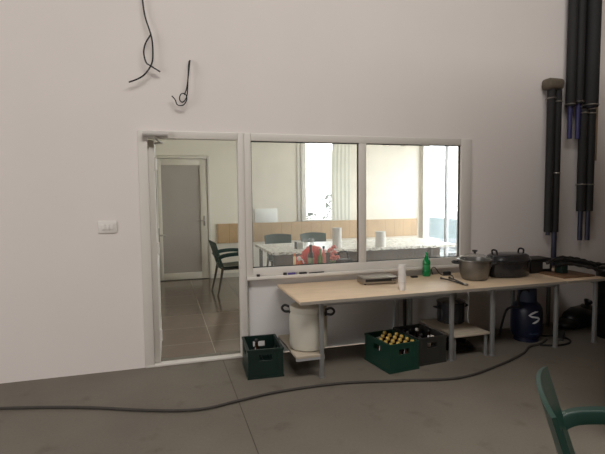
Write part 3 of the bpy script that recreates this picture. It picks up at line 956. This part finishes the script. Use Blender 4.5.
# power lead by the green bottle
t = thing('power_lead', 'thin black power lead with plug behind the tongs', 'cable', (2.70, -.14, Z))
G().tube(spline([(.02, .08, .006), (-.01, .06, .06), (.02, .05, .085), (.055, .02, .03), (.09, .0, .006), (.16, -.04, .008), (.13, -.12, .006), (.08, -.20, .006)], 6), .005, 6).build('lead', 'rubber', t, 60)
G().box(.11, .0, .0, .19, .035, .035, .006).build('plug', 'rubber', t, 40)
# small things on the outer sill
SZ = PZ + .001
t = thing('lighter', 'violet lighter lying on the outer window sill', 'lighter', (1.19, -.03, SZ), .05)
G().box(-.04, -.010, 0, .035, .010, .018, .004).build('body', 'purple', t, 40)
G().box(.034, -.009, .001, .052, .009, .017, .003).build('cap', 'steel', t, 40)
tag(G().box(1.265, -.042, SZ, 1.34, -.015, SZ + .016, .004).build('pocket_knife', 'rubber', None, 40), 'small black pocket knife on the outer sill beside the violet lighter', 'knife')
tag(G().tube([(1.365, -.03, SZ + .005), (1.52, -.025, SZ + .005)], .005, 8).build('pen', 'rubber', None, 50), 'thin dark pen on the outer sill right of the knife', 'pen')
tag(G().box(1.105, -.042, SZ, 1.138, -.018, SZ + .022, .004).build('matchbox', 'case', None, 40), 'tiny dark matchbox on the outer sill left of the lighter', 'matchbox')
tag(G().box(.845, -.045, SZ, .875, -.02, SZ + .022, .004).build('door_stop', 'case', None, 40), 'small dark rubber stop at the left end of the outer sill', 'stop')
tag(G().box(-.035, -.02, 0, .035, .02, .016, .006).build('phone_charger', 'rubber', None, 40), 'flat black charger on the table between cups and green bottle', 'charger').location = (2.46, -.13, Z)

# floor cable
pts = [(-2.6, -.32), (-1.9, -.40), (-1.168, -.553), (-.61, -.717), (-.12, -.926), (.223, -1.021), (.521, -.963), (.849, -.90), (1.351, -.90), (1.832, -1.0), (2.334, -1.097), (2.846, -.955), (3.25, -.78), (3.45, -.64), (3.62, -.60), (3.80, -.50)]
tag(G().tube(spline([(x, y, .013) for x, y in pts], 8), .0105, 8).build('floor_cable', 'greycable', None, 60), 'long black cable snaking across the concrete floor in front of the crates', 'cable')

# ------------------------------------------------------------------ chairs
def make_chair(label, loc, rz, leg_mat='chair_leg', group=None):
    """faces local +x"""
    t = thing('garden_armchair', label, 'chair', loc, rz, group)
    # seat
    grid = []
    for i in range(9):
        u = i / 8
        row = []
        for j in range(9):
            v = j / 8 * 2 - 1
            x = -.22 + u * .46
            wy = .215 + .02 * u
            z = .42 - .018 * (1 - v * v) * math.sin(PI * u) + .02 * u - (.03 * max(0, u - .8) / .2)
            row.append((x, v * wy, z))
        grid.append(row)
    G().surf(grid, -.014).build('seat', 'chair_green', t, 50)
    # backrest: frame with vertical openings, curved and leaning back
    def bp(u, v):      # u height 0..1, v -1..1
        w = .215 + .03 * u
        z = .41 + u * .43 - .022 * (v * v) * u
        x = -.215 - .13 * u + .036 * v * v
        return (x, v * w, z)
    g = G()
    def patch(u0, u1, v0, v1, nu=6, nv=6):
        g.surf([[bp(u0 + (u1 - u0) * i / nu, v0 + (v1 - v0) * j / nv) for j in range(nv + 1)] for i in range(nu + 1)], -.016)
    patch(0, .2, -1, 1, 2, 12)
    patch(.45, 1, -1, 1, 8, 14)
    for k in range(5):
        c = -.86 + k * .43
        hw = .13 if k in (0, 4) else .085
        patch(.2, .45, c - hw, c + hw, 6, 3)
    g.build('backrest', 'chair_green', t, 50)
    for s in (-1, 1):
        path = spline([(-.275, s * .235, .60), (-.20, s * .265, .635), (-.05, s * .285, .655), (.10, s * .285, .655), (.20, s * .275, .635), (.235, s * .262, .57), (.24, s * .255, .46)], 5)
        g = G()
        grid = []
        for p in path:
            grid.append([(p.x, p.y - .026, p.z - .004), (p.x, p.y - .012, p.z + .004), (p.x, p.y + .012, p.z + .004), (p.x, p.y + .026, p.z - .004)])
        # band: thickness across its length
        for a in range(len(grid)):
            pass
        n = len(path)
        rings = []
        for i, p in enumerate(path):
            tt = (path[min(i + 1, n - 1)] - path[max(i - 1, 0)]).normalized()
            side = Vector((0, 1, 0))
            nn = tt.cross(side).normalized()
            rings.append([p + side * a + nn * b for a, b in ((-.028, .0), (-.020, .009), (.020, .009), (.028, .0), (.030, -.045), (.024, -.045), (.020, -.004), (-.020, -.004), (-.024, -.045), (-.030, -.045))])
        vv = [[g.bm.verts.new(q) for q in r] for r in rings]
        for a, b in zip(vv[:-1], vv[1:]):
            for k in range(10):
                g.bm.faces.new((a[k], a[(k + 1) % 10], b[(k + 1) % 10], b[k]))
        g.bm.faces.new(vv[0][::-1])
        g.bm.faces.new(vv[-1])
        g.build('armrest', 'chair_green', t, 40)
    for sx, sy in ((1, -1), (1, 1), (-1, -1), (-1, 1)):
        if sx > 0:
            pts = [(.235, sy * .235, .44), (.245, sy * .245, .25), (.255, sy * .255, 0)]
        else:
            pts = [(-.20, sy * .205, .43), (-.24, sy * .22, .22), (-.29, sy * .235, 0)]
        G().tube(pts, [.021, .017, .014], 8).build('leg', leg_mat, t, 50)
    g = G().box(-.2, -.2, .385, .23, .2, .405)
    g.box(.2, -.225, .37, .23, .225, .41)
    g.build('seat_frame', leg_mat, t)
    return t
ch = make_chair('green plastic armchair in the near right corner of the hall', (1.60, -3.215, 0), math.radians(-41), 'chair_green')
ch2 = make_chair('green armchair seen whole through the open doorway', (1.06, 3.05, 0), math.radians(5))
ch3 = dup(ch2, (1.97, 3.42, 0), math.radians(-90), 'green armchair behind the covered table, left one of the two far chairs')
ch4 = dup(ch2, (2.64, 3.46, 0), math.radians(-90), 'green armchair behind the covered table, right one by the tall paper roll')

# ------------------------------------------------------------------ inner room: dining tables and the things on them
t = thing('dining_table', 'long brown-panelled table in the inner room under the marbled cloth', 'table', (2.76, 2.5, 0))
G().box(-1.30, -.55, .705, 1.62, .58, .735, .003).build('tabletop', 'panelbrown', t, 40)
G().box(-1.22, -.50, .22, 1.38, -.47, .705).build('front_panel', 'panelbrown', t, 40)
for (x, y) in ((-1.25, -.50), (-.35, -.50), (1.22, -.50), (-1.25, .50), (1.22, .50)):
    o = G().box(-.025, -.025, 0, .025, .025, .705, .003).build('leg', 'chair_leg', t, 40)
    o.location = (x, y, 0)
# cloth with short scalloped drop
g = G()
cx0, cx1, cy0, cy1 = 1.445, 4.40, 1.935, 3.10
nx, ny = 54, 24
top = [[(cx0 + (cx1 - cx0) * i / nx, cy0 + (cy1 - cy0) * j / ny, .7375) for j in range(ny + 1)] for i in range(nx + 1)]
g.surf(top)
def drop(line, dx, dy):
    rows = []
    for k in range(4):
        row = []
        for i, p in enumerate(line):
            h = (.028 + .010 * abs(math.sin(i * PI / 3))) * k / 3
            o_ = .004 * k + .006 * math.sin(i * 1.1) * k / 3
            row.append((p[0] + dx * o_, p[1] + dy * o_, p[2] - h))
        rows.append(row)
    g.surf(rows)
drop([r[0] for r in top], 0, -1)
drop([r[-1] for r in top], 0, 1)
drop(top[0], -1, 0)
drop(top[-1], 1, 0)
bmesh.ops.remove_doubles(g.bm, verts=g.bm.verts[:], dist=.0005)
tag(g.build('tablecloth', 'cloth', None, 50), 'white and grey marbled cloth over the inner room table', 'tablecloth')
CZ = .7385
def roll(name, label, x, y, r, h, core=True):
    t = thing(name, label, 'paper roll', (x, y, CZ))
    G().lathe([(.02, 0), (r, 0), (r, h), (.02, h), (.02, 0)], 28).build('paper', 'towel', t, 40)
    G().lathe([(.017, .001), (.0195, .001), (.0195, h - .001), (.017, h - .001), (.017, .001)], 16).build('core', 'conduit', t, 40)
roll('paper_towel_roll', 'tall embossed paper towel roll on the cloth, left of the mullion', 2.475, 2.12, .068, .30)
roll('kitchen_roll', 'short plain white paper roll on the cloth, right of the mullion', 3.15, 2.06, .075, .23)
t = thing('napkin_box', 'small grey box with dark side on the cloth near its left end', 'box', (1.93, 2.25, CZ), .1)
G().box(-.05, -.03, 0, .05, .03, .10, .003).build('body', 'sticker', t, 40)
G().box(-.062, -.032, 0, -.05, .032, .105).build('side', 'case', t, 40)
for k, (x, y) in enumerate(((2.06, 2.35), (2.16, 2.35))):
    tag(G().lathe([(0, 0), (.028, 0), (.036, .13), (.033, .13), (.026, .006), (0, .005)], 20).build('drinking_glass', 'lidglass', None, 40),
        ('clear drinking glass on the cloth beside the grey box', 'clear drinking glass on the cloth, further right of the grey box')[k], 'glass').location = (x, y, CZ)
# bag with arched handle in front of the table
t = thing('tool_bag', 'dark bag with an arched handle standing on the inner sill', 'bag', (1.81, .20, .801))
G().box(-.10, -.055, 0, .09, .05, .06, .012).build('body', 'case', t, 40)
G().tube(spline([(-.055, 0, .05), (-.045, 0, .115), (-.03, 0, .135), (.02, 0, .138), (.045, 0, .13), (.055, 0, .09), (.06, 0, .05)], 5), .009, 8).build('handle', 'rubber', t, 50)
# inner sill things
IS = .801
t = thing('plastic_bag', 'bulging red plastic bag on the inner sill behind the bottles', 'bag', (1.47, .235, IS))
g = G()
g.blob((.02, 0, .095), .105, 1.2, .66, 1.1, 3, .07).blob((-.115, 0, .055), .07, 1.0, .8, .85, 3, .03)
for v in g.bm.verts:
    v.co.z = max(v.co.z, 0)
g.build('bag_body', 'red', t, 70)
def bottle(name, label, x, y, r, h, mb, mc, ml=None):
    t = thing(name, label, 'bottle', (x, y, IS))
    G().lathe([(0, 0), (r, 0), (r, h * .55), (r * .45, h * .74), (r * .4, h * .9), (0, h * .9)], 20).build('body', mb, t, 35)
    G().lathe([(0, h * .88), (r * .5, h * .88), (r * .48, h), (0, h)], 16).build('cap', mc, t, 35)
    if ml:
        G().lathe([(r * 1.001, h * .12), (r * 1.02, h * .125), (r * 1.02, h * .45), (r * 1.001, h * .455)], 20).build('label', ml, t, 35)
bottle('sauce_bottle', 'tall dark sauce bottle on the inner sill in front of the red bag', 1.425, .10, .032, .235, 'darkbottle', 'rubber', 'labelgreen')
bottle('oil_bottle', 'slim green oil bottle on the inner sill, right of the dark sauce bottle', 1.525, .10, .024, .19, 'leaf', 'leaf')
bottle('syrup_bottle', 'brown-capped pinkish bottle on the inner sill beside the green one', 1.568, .12, .024, .215, 'pink', 'darkbottle')
t = thing('spray_can', 'slim cream can with an orange cap on the inner sill, leftmost thing there', 'can', (1.255, .10, IS))
G().lathe([(0, 0), (.014, 0), (.014, .12), (.009, .13), (0, .13)], 16).build('body', 'cream', t, 35)
G().lathe([(0, .128), (.011, .128), (.011, .155), (0, .158)], 14).build('cap', 'orange', t, 35)
t = thing('toy_figure', 'small orange and white trinket on the inner sill beside the cream can', 'trinket', (1.305, .11, IS))
G().lathe([(0, 0), (.022, 0), (.026, .03), (.014, .075), (0, .08)], 16).build('body', 'orange', t, 40)
G().blob((0, 0, .10), .024).build('head', 'whiteplastic', t, 60)
G().tube(spline([(.01, 0, .09), (.035, 0, .085), (.05, 0, .05)], 4), .007, 8).build('arm', 'whiteplastic', t, 60)
t = thing('flower_bunch', 'bunch of salmon-pink flowers on the inner sill right of the bottles', 'flowers', (1.665, .12, IS))
G().lathe([(0, 0), (.022, 0), (.03, .06), (.026, .06), (.02, .005), (0, .005)], 18).build('vase', 'leaf', t, 40)
for (x, z, y) in ((-.03, .17, 0), (.02, .14, .01), (.045, .09, -.01), (-.005, .10, -.02), (.01, .195, .0)):
    g = G()
    for a in range(6):
        g.blob((x + math.cos(a) * .018, y + math.sin(a) * .012, z + math.sin(a * 1.7) * .014), .017, 1, 1, .8, 1, .1)
    g.tube([(0, 0, .03), (x * .6, y * .6, z * .6), (x, y, z)], .003, 6)
    g.build('flower', 'pink', t, 60)
# white panel above the wood band, added to imitate reflected light
tag(G().box(1.685, IY1 - .02, 1.007, 2.12, IY1 - .002, 1.27, .003).build('reflection_panel', 'reflection_white', None, 40), 'white rectangle imitating reflected light on the cream wall above the wood band', 'panel')
# curtain right of the rear window
g = G()
rows = []
for i in range(13):
    z = 1.012 + i / 12 * 1.72
    row = []
    for k in range(41):
        xl = 3.215 - .03 * math.sin(i / 12 * PI) + .03 * (i / 12)
        x = xl + (3.62 - xl) * k / 40
        row.append((x, IY1 - .07 + .0025 * math.sin(k * .8), z))
    rows.append(row)
cu = g.surf(rows, -.004)
cu = tag(cu.build('curtain', 'curtain', None, 60), 'pale straight curtain at the right side of the narrow rear window', 'curtain')
tag(G().tube([(2.5, IY1 - .07, 2.745), (3.75, IY1 - .07, 2.745)], .012, 10).build('curtain_rail', 'steel', None, 50), 'thin metal rail carrying the pale curtain', 'rail')
# ceiling fan lamp
t = thing('ceiling_fan', 'small pale ceiling fan near the bright right wall of the inner room', 'fan', (4.45, 3.75, IZ))
G().lathe([(0, 0), (.05, 0), (.05, -.03), (.012, -.04), (.012, -.26), (.07, -.27), (.08, -.31), (.05, -.35), (0, -.355)], 24).build('motor', 'pvc_alu', t, 40)
for k in range(4):
    G().box(.07, -.055, -.300, .50, .055, -.292, .002, mx=T(rz=k * PI / 2 + .35)).build('blade', 'pvc_alu', t, 40)
